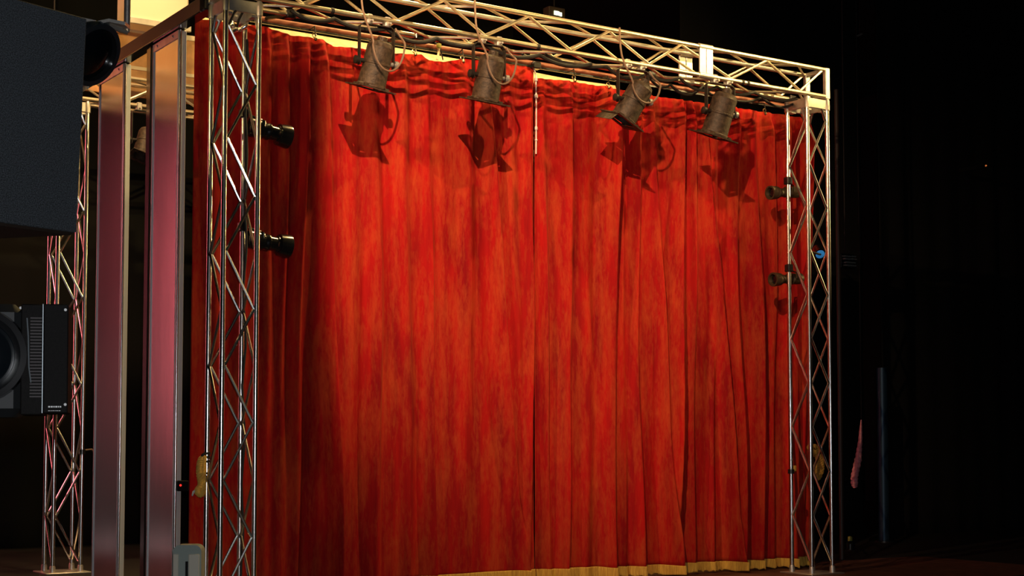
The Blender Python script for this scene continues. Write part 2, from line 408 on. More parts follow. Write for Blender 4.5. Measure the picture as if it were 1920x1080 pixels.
zr = lambda x: 5.005-.008*math.sin((x-3.5)*2)
head_band(ct2[0], Xr, lambda x: 4.75, zr, (xs1+.016+7.25)/2)

# curtain track
trk = empty('curtain_track', (3.6, YC, 5.06), 'red-brown curtain track pipe hung behind the truss beam', 'rail')
MB().tube([(-3.5, 0, -.008), (-1, 0, .0), (1, 0, .0), (3.55, 0, -.008)], .025, 14).build('pipe', 'track', trk)
MB().box((-3.5, -.010, -.045), (3.55, .010, -.02), .003).build('runner_channel', 'gloss', trk)
for x in (.7, 1.95, 3.1, 4.6, 5.6, 6.5):
    MB().tube([(x-3.6, -.51, -.08), (x-3.6, -.3, -.05), (x-3.6, -.02, 0)], .014, 8).build('bracket', 'yoke', trk)
    MB().box((x-3.64, -.55, -.12), (x-3.56, -.47, -.045), .006).build('clamp', 'gloss', trk)
# hooks
hk = empty('curtain_hook', (0, 0, 0), None, 'hook', 'curtain hooks below the track')
MB().tube([(0, 0, .0), (0, -.01, -.05), (.004, -.012, -.10)], .006, 8).build('stem', 'yoke', hk)
MB().lathe([(0, .004), (.008, .014), (.02, .017), (.032, .014), (.040, .004)], (0, 0, -1), (.004, -.012, -.095), 12, cap1=True).build('ball', 'hook', hk)
MB().tube([(-.012+.02*math.cos(a)+.004, -.012, -.085+.02*math.sin(a)) for a in [i*PI/5 for i in range(10)]], .005, 6).build('ring', 'hook', hk)
hx = [(590, 66, 'brass curtain hook at the left, between the left tower and the first lamp'), (777, 95, 'brass curtain hook just left of the yellow clip'),
      (867, 108, 'brass curtain hook just left of the second lamp'), (1076, 145, 'brass curtain hook alone to the right of the curtain seam'),
      (1140, 158, 'brass curtain hook beside the third lamp'), (1433, 207, 'brass curtain hook furthest right, near the right tower')]
for i, (px, py, lb) in enumerate(hx):
    o = hk if i == 0 else copy_tree(hk)
    p = aty(px, py, .70); o.location = (p.x, .70, p.z+.08); o['label'] = lb
# supports: hooks hang from the runner channel, so bring the stems up to it
for o in [o for o in bpy.data.objects if o.name.startswith('curtain_hook')]:
    z = o.location.z; h = 5.03-z
    MB().tube([(0, 0, 0), (0, .03, h*.5), (0, .088, h)], .006, 6).build('hanger', 'yoke', o)
# yellow clip
p = aty(823, 95, .72)
yc = empty('curtain_clip', (p.x, .72, p.z), 'small yellow clip with two prongs gripping the curtain top', 'clip')
MB().lathe([(0, .006), (.006, .022), (.026, .026), (.045, .02), (.05, .006)], (0, 0, -1), (0, 0, .07), 14, cap1=True).build('head', 'yellowdot', yc)
MB().tube([(0, 0, .03), (-.005, 0, -.03), (-.012, .01, -.085)], [.010, .011, .014], 8).build('prong', 'cream', yc)
MB().tube([(.006, 0, .03), (.03, 0, -.03), (.05, .01, -.08)], [.009, .008, .006], 8).build('prong', 'gloss', yc)
MB().tube([(0, .0, .05), (0, .07, .09)], .008, 6).build('tie', 'cable', yc)
# white strip standing in for light that shows through the seam
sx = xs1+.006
wc = empty('seam_light_strip', (sx, YC-.03, 4.9), 'short white dashed strip standing in for light through the seam between the curtain halves', 'cord')
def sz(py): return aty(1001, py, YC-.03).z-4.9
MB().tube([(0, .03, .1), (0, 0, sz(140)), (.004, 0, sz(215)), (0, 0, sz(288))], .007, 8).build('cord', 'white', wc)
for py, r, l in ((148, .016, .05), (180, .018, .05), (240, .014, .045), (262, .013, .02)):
    z0 = sz(py); MB().lathe([(0, .004), (l*.25, r), (l*.8, r), (l, .004)], (0, 0, -1), (0, -.003, z0+l/2), 12, cap1=True).build('seam_light_dash', 'white', wc)
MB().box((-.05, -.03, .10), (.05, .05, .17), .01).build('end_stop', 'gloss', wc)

# cable loom swagging along the beam
def loom(name, pts, r, m_, label, sag=.05, n=8):
    path = []
    for (a, b) in zip(pts, pts[1:]):
        a, b = V(a), V(b); sg = sag*random.uniform(.5, 1.3)
        for k in range(n): u = k/n; q = a.lerp(b, u); q.z -= sg*4*u*(1-u); path.append(q)
    path.append(V(pts[-1])); o = MB().tube([q-V(pts[0]) for q in path], r, 8).build(name, m_); o.location = pts[0]
    return tag(o, label, 'cable', 'cables along the truss beam')
loom('cable', [(.6, .06, 4.945), (1.0, .05, 4.93), (1.5, .05, 4.925), (2.0, .05, 4.91), (2.5, .05, 4.93), (3.1, .05, 4.92), (3.7, .06, 4.92)], .020, 'cable', 'thick black cable swagging below the left half of the truss beam', .07)
loom('cable', [(3.2, .1, 4.95), (3.9, .08, 4.93), (4.4, .1, 4.93), (4.8, .08, 4.94), (5.3, .1, 4.92), (5.8, .1, 4.93), (6.4, .1, 4.94)], .016, 'cable', 'black cable swagging below the right half of the truss beam', .09)
loom('cable', [(4.5, .2, 4.95), (4.8, .22, 4.9), (5.2, .2, 4.93), (5.5, .22, 4.88), (6.0, .2, 4.92), (6.5, .2, 4.94)], .014, 'cable', 'thin black cable looping behind the fourth lamp', .08)
# black tape wraps on the lower chord
for x, lb in ((.95, 'black tape wrap on the beam, left of the first lamp'), (3.05, 'black tape wrap on the beam, right of the second lamp'), (5.55, 'black tape wrap on the beam, right of the fourth lamp'), (5.62, 'second black tape wrap on the beam, right of the fourth lamp')):
    o = MB().lathe([(0, .023), (0, .026), (.02, .027), (.03, .026), (.03, .023)], (1, 0, 0), (-.015, 0, 0), 16).build('tape_wrap', 'cable'); o.location = (x, 0, HB+.005)
    tag(o, lb, 'tape', 'black tape wraps on the beam')

# ---------------------------------------------------------------- PAR cans
def rot_to(d):
    return V((0, 0, -1)).rotation_difference(V(d).normalized()).to_matrix().to_4x4()
def par_can(x, y, zc, aim, half, sc, label, loopd=.0, tilt=0, group='black lamps hung from the truss beam', ztop=HB, doors=False):
    t = empty('stage_lamp', (x, y, ztop), label, 'lamp', group)
    dz = zc-ztop
    R = Matrix.Translation((0, .0, dz)) @ rot_to(aim) @ Matrix.Scale(sc, 4)
    m_ = MB(); m_.X = R
    # local axis -Z = beam; body from z=+.2 (rear) to -.2 (front)
    m_.lathe([(-.225, .045), (-.222, .085), (-.205, .112), (-.175, .122), (-.17, .128), (-.02, .131), (-.015, .136), (.0, .136), (.005, .131), (.19, .136), (.20, .148), (.215, .148), (.215, .132), (.10, .125), (-.12, .115)], n=32)
    m_.build('can', 'canblack', t)
    c = MB(); c.X = R; c.lathe([(-.27, .02), (-.268, .045), (-.225, .05)], n=16); c.box((-.04, -.04, .222), (.04, .04, .262), .008); c.build('rear_cap', 'canblack', t)
    g = MB(); g.X = R; w = .185
    for a, b in (((-w, -w), (w, -.135)), ((-w, .135), (w, w)), ((-w, -.135), (-.135, .135)), ((.135, -.135), (w, .135))):
        g.box((a[0], a[1], -.235), (b[0], b[1], -.222))
    for k in range(4):
        a = PI/4+k*PI/2; q = (.155*math.cos(a), .155*math.sin(a)); g.box((q[0]-.02, q[1]-.02, -.232), (q[0]+.02, q[1]+.02, -.200))
    g.build('gel_frame', 'canblack', t, False)
    le = MB(); le.X = R; le.lathe([(.04, .115), (.05, .10), (.058, .05), (.06, .004)], n=24, cap1=True); le.build('lens', 'lens', t)
    if doors:
        bd = MB(); bd.X = R; bd.strap([(-.17, 0, -.235), (-.215, 0, -.33)], (0, 1, 0), .30, .004); bd.build('barn_door', 'canblack', t, False)
    for sx_ in (-1, 1):
        k = MB(); k.tube([(sx_*half*.62, 0, dz+.02), (sx_*(half+.012), 0, dz+.02)], .02, 12); k.lathe([(0, .01), (0, .034), (.03, .036), (.04, .01)], (sx_, 0, 0), (sx_*(half+.01), 0, dz+.02), 14, cap1=True); k.build('pivot_knob', 'clamp' if sx_ > 0 else 'yoke', t)
    yk = MB(); yk.strap([(-half, 0, dz-.02), (-half, 0, dz*.3), (-half, .0, -.075), (-half+.03, 0, -.05), (half-.03, 0, -.05), (half, 0, -.075), (half, 0, dz*.3), (half, 0, dz-.02)], (0, 1, 0), .045, .008)
    yk.build('yoke', 'yoke', t, False)
    for cxp in (-.075, .10):
        cl = MB(); cl.box((cxp-.028, -.034, -.052), (cxp+.028, .034, .036), .008); cl.tube([(cxp, -.03, -.03), (cxp, -.075, -.03)], .010, 8); cl.build('clamp', 'clamp', t)
    if loopd:
        pts = [(-half-.01, -.04, .32), (-half+.0, -.06, .05)]
        for k in range(15):
            a = PI + PI*k/14; pts.append((math.cos(a)*(half-.01)+.03, -.165, dz*.55+loopd*math.sin(a)))
        pts += [(half+.03, -.06, -.12), (half, -.02, -.04)]
        sm = []
        P = [V(q) for q in pts]
        for i in range(len(P)-1):
            p0, p1, p2, p3 = P[max(i-1, 0)], P[i], P[i+1], P[min(i+2, len(P)-1)]
            for k in range(4):
                u = k/4; sm.append(.5*((2*p1)+(p2-p0)*u+(2*p0-5*p1+4*p2-p3)*u*u+(3*p1-p0-3*p2+p3)*u**3))
        MB().tube(sm, .009, 8).build('cable_loop', 'cablebrown', t)
    return t
par_can(1.385, .02, 4.585, (-.13, .26, -1), .165, .90, 'first hanging lamp from the left, dusty black can facing down', .26)
par_can(2.53, .02, 4.62, (-.05, .27, -1), .165, .92, 'second hanging lamp from the left, black can with brown cable loop', .24)
par_can(4.17, .02, 4.61, (-.42, .27, -.85), .18, .92, 'third hanging lamp from the left, black can tilted towards the lower left', .20, doors=True)
par_can(5.27, .02, 4.62, (-.16, .30, -1), .18, .98, 'fourth hanging lamp from the left, darkest black can', 0)
par_can(.92, W, 4.58, (-.3, -.2, -1), .15, .75, 'small lamp hanging from the rear truss beam behind the flat posts', 0, group='lamp on the rear truss beam')

# ---------------------------------------------------------------- profile spots on the towers
def profile_spot(loc, d, label, chord, m_='gloss', ln=.42, rr=1., gold=False):
    t = empty('profile_spotlight', loc, label, 'lamp', 'small spotlights clamped to the truss towers')
    R = V((0, 0, -1)).rotation_difference(V(d).normalized()).to_matrix().to_4x4()
    b = MB(); b.X = R; q = rr
    b.lathe([(-.02, .02), (-.015, .05*q), (.0, .062*q), (.13, .062*q), (.14, .05*q), (.16, .05*q), (.17, .056*q), (.19, .056*q), (.20, .048*q), (.26, .048*q), (.27, .056*q), (.29, .056*q), (ln-.10, .05*q)], n=22); b.build('barrel', m_, t)
    f = MB(); f.X = R; f.lathe([(ln-.11, .05*q), (ln-.10, .070*q), (ln-.02, .078*q), (ln, .078*q), (ln, .06*q), (ln-.03, .05*q)], n=22); f.build('front_ring', m_, t)
    le = MB(); le.X = R; le.lathe([(ln-.03, .05*q), (ln-.022, .03), (ln-.02, .003)], n=18, cap1=True); le.build('lens', 'lens', t)
    o = V(chord)-V(loc); w = V(d).normalized()
    y = MB(); mid = w*.12; y.tube([mid+V((0, .07, 0)), mid+V((0, .075, .06)), mid+V((0, -.0, .085)), mid+V((0, -.075, .06)), mid+V((0, -.07, 0))], .009, 6)
    y.tube([mid+V((0, 0, .085)), V((o.x, o.y, .085))], .012, 8); y.build('yoke', m_, t)
    c = MB(); c.box((o.x-.035, o.y-.035, .045), (o.x+.035, o.y+.035, .125), .008); c.build('clamp', 'gloss', t)
    return t
zA = aty(500, 242, .34).z; zB = aty(500, 452, .34).z
profile_spot((.36, .36, zA+.01), (1, .05, -.13), 'upper glossy black spotlight on the left truss tower', (s, s, 0), ln=.38, rr=1.3)
profile_spot((.36, .36, zB+.01), (1, .05, -.10), 'lower glossy black spotlight on the left truss tower', (s, s, 0), ln=.39, rr=1.3)
M['goldblack'] = mat('dusty_brown_black_paint', (.07, .045, .022), .5, .3, bump=.2)
profile_spot((L+.24, .40, aty(1495, 360, .38).z), (-1, 0, -.10), 'upper short dusty spotlight on the right truss tower', (L, s, 0), 'goldblack', .40, .95)
profile_spot((L+.27, .40, aty(1500, 522, .38).z), (-1, 0, -.08), 'lower short dusty spotlight on the right truss tower', (L, s, 0), 'goldblack', .40, .95)
p = aty(1538, 477, .42)
bl = empty('blue_spotlight', p, 'small lamp with blue lens, its flash glint put in as a glow, behind the right truss tower', 'lamp')
b = MB(); dd = (CAM-p).normalized()+V((.35, .1, -.3)); b.lathe([(-.16, .03), (-.14, .055), (-.02, .06), (0, .062), (0, .05)], dd, (0, 0, 0), 22); b.build('barrel', 'gloss', bl)
b = MB(); b.lathe([(-.012, .052), (-.004, .04), (.0, .004)], dd, (0, 0, 0), 22, cap1=True); b.build('lens', 'blue', bl)
MB().tube([(0, 0, 0), V((L+s, s, p.z))-p], .012, 8).build('arm', 'yoke', bl)

# ---------------------------------------------------------------- ropes, cables, tape on the towers
def twist(path, r, m_, parent, name='rope', turns=40):
    P = [V(q) for q in path]; N_ = len(P)*10; out = []
    def at_(u):
        i = min(int(u*(len(P)-1)), len(P)-2); f_ = u*(len(P)-1)-i
        p0, p1, p2, p3 = P[max(i-1, 0)], P[i], P[i+1], P[min(i+2, len(P)-1)]
        return .5*((2*p1)+(p2-p0)*f_+(2*p0-5*p1+4*p2-p3)*f_*f_+(3*p1-p0-3*p2+p3)*f_**3)
    m = MB()
    for k in range(3):
        pts = []
        for i in range(N_*3+1):
            u = i/(N_*3); c = at_(u); d = (at_(min(u+.01, 1))-at_(max(u-.01, 0))); a_, b_, _ = basis(d if d.length > 1e-6 else V((0, 0, 1)))
            ph = turns*u*2*PI + k*2*PI/3; pts.append(c+(a_*math.cos(ph)+b_*math.sin(ph))*r*.55)
        m.tube(pts, r*.62, 6)
    return m.build(name, m_, parent)
za = aty(385, 850, .29).z
rp = empty('rope_hank', (0, s, za), 'golden twisted rope hank tied to the left truss tower with black tape', 'rope')
twist([(-.03, -.01, -.03), (-.065, -.02, -.06), (-.075, -.02, -.15), (-.06, -.02, -.25), (-.09, -.02, -.30), (-.06, -.03, -.33), (-.04, -.02, -.26), (-.045, -.02, -.12), (-.035, -.02, -.03)], .022, 'rope_gold', rp, turns=14)
for dz in (0, -.03, -.065, -.16, -.185): MB().lathe([(0, .023), (0, .029), (.018, .029), (.018, .023)], (0, 0, 1), (0, 0, dz-.01), 16).build('tape_band', 'cable', rp)
MB().tube([(-.02, -.02, 0), (-.045, -.025, -.01), (-.06, -.02, -.05)], .012, 8).build('tie', 'cable', rp)
MB().tube([(-.09, -.02, -.29), (-.12, -.02, -.31), (-.13, -.02, -.34)], [.012, .010, .006], 8).build('frayed_end', 'mark', rp)
# cable on the left tower running down the rear chord
pts = [(s+.01+.012*math.sin(k*1.3), s-.03+.006*math.cos(k), 4.7-k*.16) for k in range(29)]
o = MB().tube([V(q)-V((s, s, 0)) for q in pts], .011, 8).build('tower_cable', 'cable'); o.location = (s, s, 0)
tag(o, 'black cable running down the rear leg of the left truss tower', 'cable')
cc = empty('connector_cluster', (.17, .18, HB-.22), 'cluster of shiny metal connectors under the top of the left truss tower', 'connector')
for i in range(5):
    q = V((random.uniform(-.03, .05), random.uniform(-.03, .05), random.uniform(-.02, .04)))
    MB().lathe([(0, .008), (0, .02), (.045, .022), (.06, .014)], (random.uniform(-1, 1), random.uniform(-1, .2), random.uniform(-.5, 1)), q, 12, cap1=True).build('connector', 'alu', cc)
MB().tube([(0, 0, 0), (.03, .03, .08), (.08, .05, .17)], .01, 8).build('hanger', 'cable', cc)
# rope on the right tower
p = aty(1533, 845, .33)
ry = empty('rope_loop', (L+s, s, p.z), 'yellow rope loop hanging behind the right truss tower', 'rope')
d0 = p-V((L+s, s, p.z))
twist([(0, .03, .05), d0+V((.0, 0, .03)), d0+V((-.01, 0, -.02)), d0+V((.05, 0, -.10)), d0+V((.055, 0, -.2)), d0+V((.0, 0, -.29)), d0+V((.01, .03, -.2)), d0+V((.03, .03, -.08)), (0, .03, .03)], .026, 'rope_yellow', ry, turns=10)
# black clamp and cable on rear-left tower
p = aty(154, 848, W)
cb = empty('cable_tail', (s, W, p.z), 'black clamp with a loose cable tail on the furthest left tower', 'cable')
MB().lathe([(0, .023), (0, .036), (.05, .036), (.05, .023)], (0, 0, 1), (0, 0, -.02), 16).build('clamp', 'gloss', cb)
MB().tube([(.02, 0, .02), (.10, 0, .03), (.16, 0, -.05), (.2, 0, -.16), (.215, 0, -.28)], .010, 8).build('tail', 'cablebrown', cb)
# yellow clip on right tower A chord
p = aty(1491, 879, .27)
sc_ = empty('tower_clip', (L, s, p.z), 'small orange clip on the rear leg of the right truss tower', 'clip')
MB().box((.03, -.02, -.03), (.065, .02, .035), .008).build('clip_body', 'rope_yellow', sc_)
MB().lathe([(0, .023), (0, .034), (.045, .034), (.045, .023)], (0, 0, 1), (0, 0, -.05), 16).build('band', 'gloss', sc_)

# ---------------------------------------------------------------- loudspeaker, upper left
# box with the right vertical edge through (165,32)-(145,441)
D1 = 7.6
Pt = atd(165, 32, D1); ya_ = YAW+math.radians(36); xax = V((math.sin(ya_), math.cos(ya_), 0))
rb = ray(145, 441); Pb = CAM + rb*((Pt-CAM).dot(xax)/rb.dot(xax))
zax = (Pt-Pb); hgt = zax.length; zax.normalize(); yax = zax.cross(xax)
sp = empty('loudspeaker', (0, 0, 0), 'large charcoal loudspeaker cabinet in the upper left corner, tilted down', 'loudspeaker')
mt = Matrix(((xax.x, yax.x, zax.x, Pb.x), (xax.y, yax.y, zax.y, Pb.y), (xax.z, yax.z, zax.z, Pb.z), (0, 0, 0, 1)))
sp.matrix_world = mt
wv = 1.0
MB().box((-wv, .02, 0), (0, .62, hgt), .012).build('cabinet', 'speakerbody', sp)
MB().box((-wv+.012, 0, .012), (-.006, .022, hgt-.01), .004).build('grille', 'speaker', sp)
# grille faces the camera side: yax points away
MB().box((-.9, .1, hgt), (-.8, .2, hgt+.05), .005).build('fly_bracket', 'gloss', sp)
MB().tube([(-.85, .15, hgt+.03), (-.80, .15, hgt+6.0)], .012, 8).build('fly_cable', 'cable', sp)

# ---------------------------------------------------------------- black fixture, left middle
D2 = 5.2; k2 = D2/F
pc = atd(80, 775, D2)
fx = empty('stage_projector', (0, 0, 0), 'black stage light with vent fins, left edge below the loudspeaker', 'lamp')
xv = (RT*.97 + FW*.24).normalized(); zv = V((0, 0, 1)); yv = zv.cross(xv)
fx.matrix_world = Matrix(((xv.x, yv.x, zv.x, pc.x), (xv.y, yv.y, zv.y, pc.y), (xv.z, yv.z, zv.z, pc.z), (0, 0, 0, 1)))
h = 206*k2
MB().box((.0, 0, 0), (.082, .30, h), .004).build('side_panel', 'housing', fx)
MB().box((-.004, -.002, .0), (.0, .012, h), .001).build('panel_edge', 'edge', fx)
MB().box((-.075, .015, -.005), (-.003, .30, h), .004).build('vent_body', 'housing', fx)
for k in range(26):
    z = .055+k*.0108; MB().box((-.044, .008, z), (-.006, .02, z+.005)).build('vent_fin', 'fin', fx, False)
MB().box((-.40, .05, -.012), (-.07, .42, h+.004), .03).build('head', 'matte', fx)
MB().lathe([(0, .155), (.02, .165), (.045, .16), (.05, .14), (.02, .12)], (0, -1, 0), (-.215, .06, h*.53), 36).build('lens_ring', 'gloss', fx)
MB().lathe([(0, .135), (.02, .11), (.035, .06), (.04, .004)], (0, -1, 0), (-.215, .055, h*.53), 36, cap1=True).build('lens', 'lens', fx)
MB().tube([(-.055, .008, h*.87), (-.050, .004, h*.7), (-.047, .004, h*.42), (-.040, .004, h*.28)], .0025, 6).build('trim_wire', 'edge', fx)
for x_, z_ in ((-.078, h-.012), (.072, h-.02), (.074, .03), (-.066, .0)):
    MB().lathe([(0, .005), (.006, .005), (.008, .002)], (0, -1, 0), (x_, .0 if x_ > 0 else .04, z_), 10, cap1=True).build('screw', 'mark', fx)
for r_, (a, bb, zz) in enumerate(((.018, .060, .020), (.018, .060, .008))):
    x_ = a
    while x_ < bb:
        wl_ = random.uniform(.003, .007); MB().box((x_, -.001, zz), (x_+wl_, .001, zz+(.005 if r_ == 0 else .0018))).build('printed_mark', 'mark', fx, False); x_ += wl_+.0022
MB().tube([(-.55, .2, h*.5), (-.40, .2, h*.5)], .02, 10).build('yoke_arm', 'gloss', fx)
MB().tube([(-.55, .2, h*.5+.03), (-.55, .2, -pc.z+.02)], .025, 12).build('stand_pole', 'gloss', fx)
MB().lathe([(0, .2), (.02, .2), (.03, .05)], (0, 0, 1), (-.55, .2, -pc.z), 24, cap1=True).build('stand_base', 'gloss', fx)

# ---------------------------------------------------------------- round black flood behind the speaker + hanging pipe
pf = atd(172, 100, 9.3)
fl = empty('round_floodlight', pf, 'large round black floodlight with glossy rim beside the loudspeaker', 'lamp')
ax = (CAM-pf).normalized()*.50 + RT*.8 - UP*.42
fl_b = MB().lathe([(-.40, .05), (-.36, .12), (-.22, .145), (-.06, .155), (-.04, .185), (.0, .20), (.03, .195), (.03, .17), (-.05, .15)], ax, (0, 0, 0), 40); fl_b.build('housing', 'gloss', fl)
MB().lathe([(-.06, .157), (-.045, .19), (.0, .206), (.035, .20), (.036, .168)], ax, (0, 0, 0), 40, cap0=False).build('rim', 'rim', fl)
MB().lathe([(.0, .17), (.02, .11), (.03, .004)], ax, (0, 0, 0), 36, cap1=True).build('lens', 'lens', fl)
MB().strap([UP*.16-RT*.02, UP*.19+RT*.12, UP*.17+RT*.22], FW, .12, .02).build('bracket', 'plate', fl)
MB().strap([UP*.21-RT*.10, UP*.18+RT*.04], FW, .12, .018).build('top_plate', 'plate', fl)
hp = atd(238, 60, 9.4)
o = MB().tube([(0, 0, 0), (0, 0, 9.49-hp.z)], .02, 12).build('hanging_pipe', 'plate', fl); o.location = hp-pf
MB().tube([RT*.10+UP*.17, hp-pf], .018, 8).build('support_arm', 'plate', fl)

# ---------------------------------------------------------------- things above the rear beam
bp_ = empty('border_board', (1.1, W+.55, 5.2), 'tan painted board above the rear truss beam', 'board')
MB().box((-5.2, 0, 0), (1.3, .04, .74), .004).build('panel', 'tan', bp_)
MB().box((-5.2, -.03, .72), (1.3, .05, .78), .006).build('top_rail', 'creambox', bp_)
MB().box((-5.2, -.03, .30), (1.3, .0, .34), .004).build('batten', 'creambox', bp_)
for x_ in (-1.0, 1.1): MB().tube([(x_, .06, .5), (x_, .06, 4.28)], .008, 6).build('suspension_wire', 'cable', bp_)
fb = empty('flood_box', (1.02, W+.1, 5.92), 'cream box lamp housing glowing in warm light at the top left', 'lamp')
MB().box((-.28, 0, 0), (.42, .35, .52), .02).build('housing', 'creambox', fb)
MB().box((-.30, -.03, -.03), (.44, .0, .04), .006).build('front_lip', 'plate', fb)
MB().tube([(0, .15, .5), (0, .15, 3.56)], .015, 8).build('drop_pipe', 'yoke', fb)
dc = empty('drop_cable', (.10, .9, 3.2), 'pair of thin black cables hanging right of the nearer flat post', 'cable')
for k, dx in enumerate((0, .045)):
    MB().tube([(dx-.05, 0.3, -3.19), (dx-.05, .3, -1), (dx-.05, 0.3, .8), (dx-.05, 0.3, 1.9)], .009, 8).build('strand', 'cable', dc)

# ---------------------------------------------------------------- grey case at the bottom left
pq = aty(351, 1022, -.55)
cs = empty('equipment_case', (pq.x, -.55, 0), 'grey rounded case end with two cream panels at the bottom left', 'case')
cs.rotation_euler = (0, 0, -.55)
zt = pq.z; m_ = MB(); pr = []
w_, r_ = .105, .05
prof = [(-w_, 0), (w_, 0), (w_, zt-r_)] + [(w_-r_+r_*math.sin(a), zt-r_+r_*math.cos(a)) for a in [PI/2-i*PI/12 for i in range(1, 7)]] + [(-w_+r_-r_*math.sin(a), zt-r_+r_*math.cos(a)) for a in [i*PI/12 for i in range(0, 7)]]
n = len(prof); vs = [(x, 0, z) for x, z in prof]+[(x, .16, z) for x, z in prof]
m_.add(vs, [tuple(range(n)), tuple(range(2*n-1, n-1, -1))]+[(i, i+n, (i+1) % n+n, (i+1) % n) for i in range(n)]); m_.build('body', 'case', cs)
MB().box((-.100, -.012, 0), (-.062, .0, zt-.065), .004).build('side_panel', 'casecream', cs)
MB().box((.012, -.016, 0), (.094, .0, zt-.065), .006).build('side_panel', 'casecream', cs)
MB().box((-.012, -.003, 0), (.008, .001, zt-.12), .002).build('slot', 'gloss', cs)

# small power unit on the nearer flat post
pr_ = aty(339, 910, .955)
rk = empty('power_unit', (pr_.x, .955, pr_.z), 'tiny black unit with a red light on the nearer flat post', 'box')
MB().box((-.02, .006, -.05), (.075, .050, .04), .006).build('body', 'blackcloth', rk)
MB().lathe([(0, .010), (.006, .009), (.009, .003)], (-.3, -1, 0), (.0, .008, 0), 12, cap1=True).build('indicator', 'led', rk)

# ---------------------------------------------------------------- right side darkness
def drape(x0, x1, y, label, name='masking_drape', amp=.09, seed=1, h=8.6):
    rng = random.Random(seed); n = int((x1-x0)/.04); ks = [(rng.uniform(3, 14), rng.uniform(0, 6), rng.uniform(.3, 1)) for _ in range(5)]
    vs = []; zs = [0, .4, 1.5, 3, 5, h]
    for z in zs:
        for i in range(n+1):
            x = x0+(x1-x0)*i/n; d = sum(a*math.sin(k*x+p+z*.12*a) for k, p, a in ks)/5*amp*(1.4-.6*z/h)
            vs.append((x-x0, d, z))
    fs = [(r*(n+1)+i, r*(n+1)+i+1, (r+1)*(n+1)+i+1, (r+1)*(n+1)+i) for r in range(len(zs)-1) for i in range(n)]
    o = MB().add(vs, fs).build(name, 'blackcloth'); o.location = (x0, y, 0)
    md = o.modifiers.new('thickness', 'SOLIDIFY'); md.thickness = .008
    return tag(o, label, 'drape', 'black masking drapes at the right')
drape(8.6, 12.1, 4.6, 'black masking drape right behind the pink cord and dark pole', seed=2)
drape(12.0, 15.4, 4.2, 'black masking drape with faint brown folds, second from the right tower', seed=3, amp=.16)
drape(15.3, 20.0, 3.8, 'black masking drape at the right edge of the picture', seed=4)
o = drape(-1.5, 8.4, 8.5, 'black backcloth seen between the flat posts and above the truss beam', 'backcloth', seed=6); o['group'] = 'black backcloth'; o.data.materials[0] = M['wall']

o = MB().tube([(0, 0, 0), (0, 0, 3.2), (0, 0, 5.5)], .028, 12).build('slim_pole', 'darkpole'); q = aty(1577, 900, 1.3); o.location = (q.x, 1.3, 0)
tag(o, 'slim dark brown pole just right of the right truss tower', 'pole')
q = aty(1656, 880, 3.2)
bpz = empty('gloss_pole', (q.x, 3.2, 0), 'thick dark glossy pole, blue sheen put into its colour, in the dark at the right', 'pole')
MB().tube([(0, 0, .02), (0, 0, aty(1656, 690, 3.2).z)], .075, 24).build('pole', 'sheen_pole', bpz)
MB().lathe([(0, .2), (.02, .2), (.03, .08)], (0, 0, 1), (0, 0, 0), 24, cap1=True).build('foot', 'gloss', bpz)
# pink braided cord: hangs from a thin black line
P0 = aty(1615, 785, 2.6)
pk = empty('braided_cord', P0, 'pink to red braided cord tapering upwards, hanging right of the tower', 'cord')
pts = []; rr = []
for px, py, hw in ((1615, 787, 1.0), (1614, 805, 2.6), (1613, 825, 3.6), (1611, 845, 4.6), (1609, 862, 6.0), (1605, 880, 6.0), (1602, 895, 6.2), (1602, 908, 6.0), (1604, 914, 3.5)):
    q = aty(px, py, 2.6)-P0; pts.append(q); rr.append(hw*(aty(px+1, py, 2.6)-aty(px, py, 2.6)).length*.8)
P_ = []; R_ = []
for i in range(len(pts)-1):
    for k in range(6):
        u = k/6; P_.append(pts[i].lerp(pts[i+1], u)); R_.append((rr[i]*(1-u)+rr[i+1]*u)*(1+.10*math.sin((i*6+k)*1.9)))
MB().tube(P_, R_, 12).build('braid', 'pink', pk)
MB().tube([(0, 0, 0), (0, 0, 5.5)], .004, 6).build('suspension_line', 'cable', pk)
# grey slats
q = aty(1594, 488, 3.0)
gs = empty('slatted_box', q, 'small stack of dim grey slats right of the right truss tower', 'box')
for k, (a, bb, z) in enumerate(((-.10, .03, .05), (.05, .12, .055), (-.09, .02, .015), (.04, .13, .02), (-.07, .11, -.03), (-.08, .12, -.07))):
    MB().box((a, 0, z-.008), (bb, .05, z+.012), .003).build('slat', 'slat', gs)
MB().box((-.12, .05, -.10), (.14, .12, .09), .005).build('back', 'gloss', gs)
MB().tube([(0, .09, .08), (0, .09, 9.48-q.z)], .01, 8).build('suspension_rod', 'cable', gs)
# yellow-green bottle/knob on the floor
q = aty(1594, 1010, 2.4)
yb = empty('plastic_bottle', (q.x, 2.4, 0), 'dim yellow-capped dark bottle on the floor right of the tower', 'bottle')
MB().lathe([(0, .05), (.0, .06), (q.z*.55, .06), (q.z*.8, .03), (q.z-.03, .022)], (0, 0, 1), (0, 0, 0), 20).build('body', 'gloss', yb)
MB().lathe([(0, .03), (.05, .03), (.06, .02)], (0, 0, 1), (0, 0, q.z-.03), 16, cap1=True).build('cap', 'yellowdot', yb)
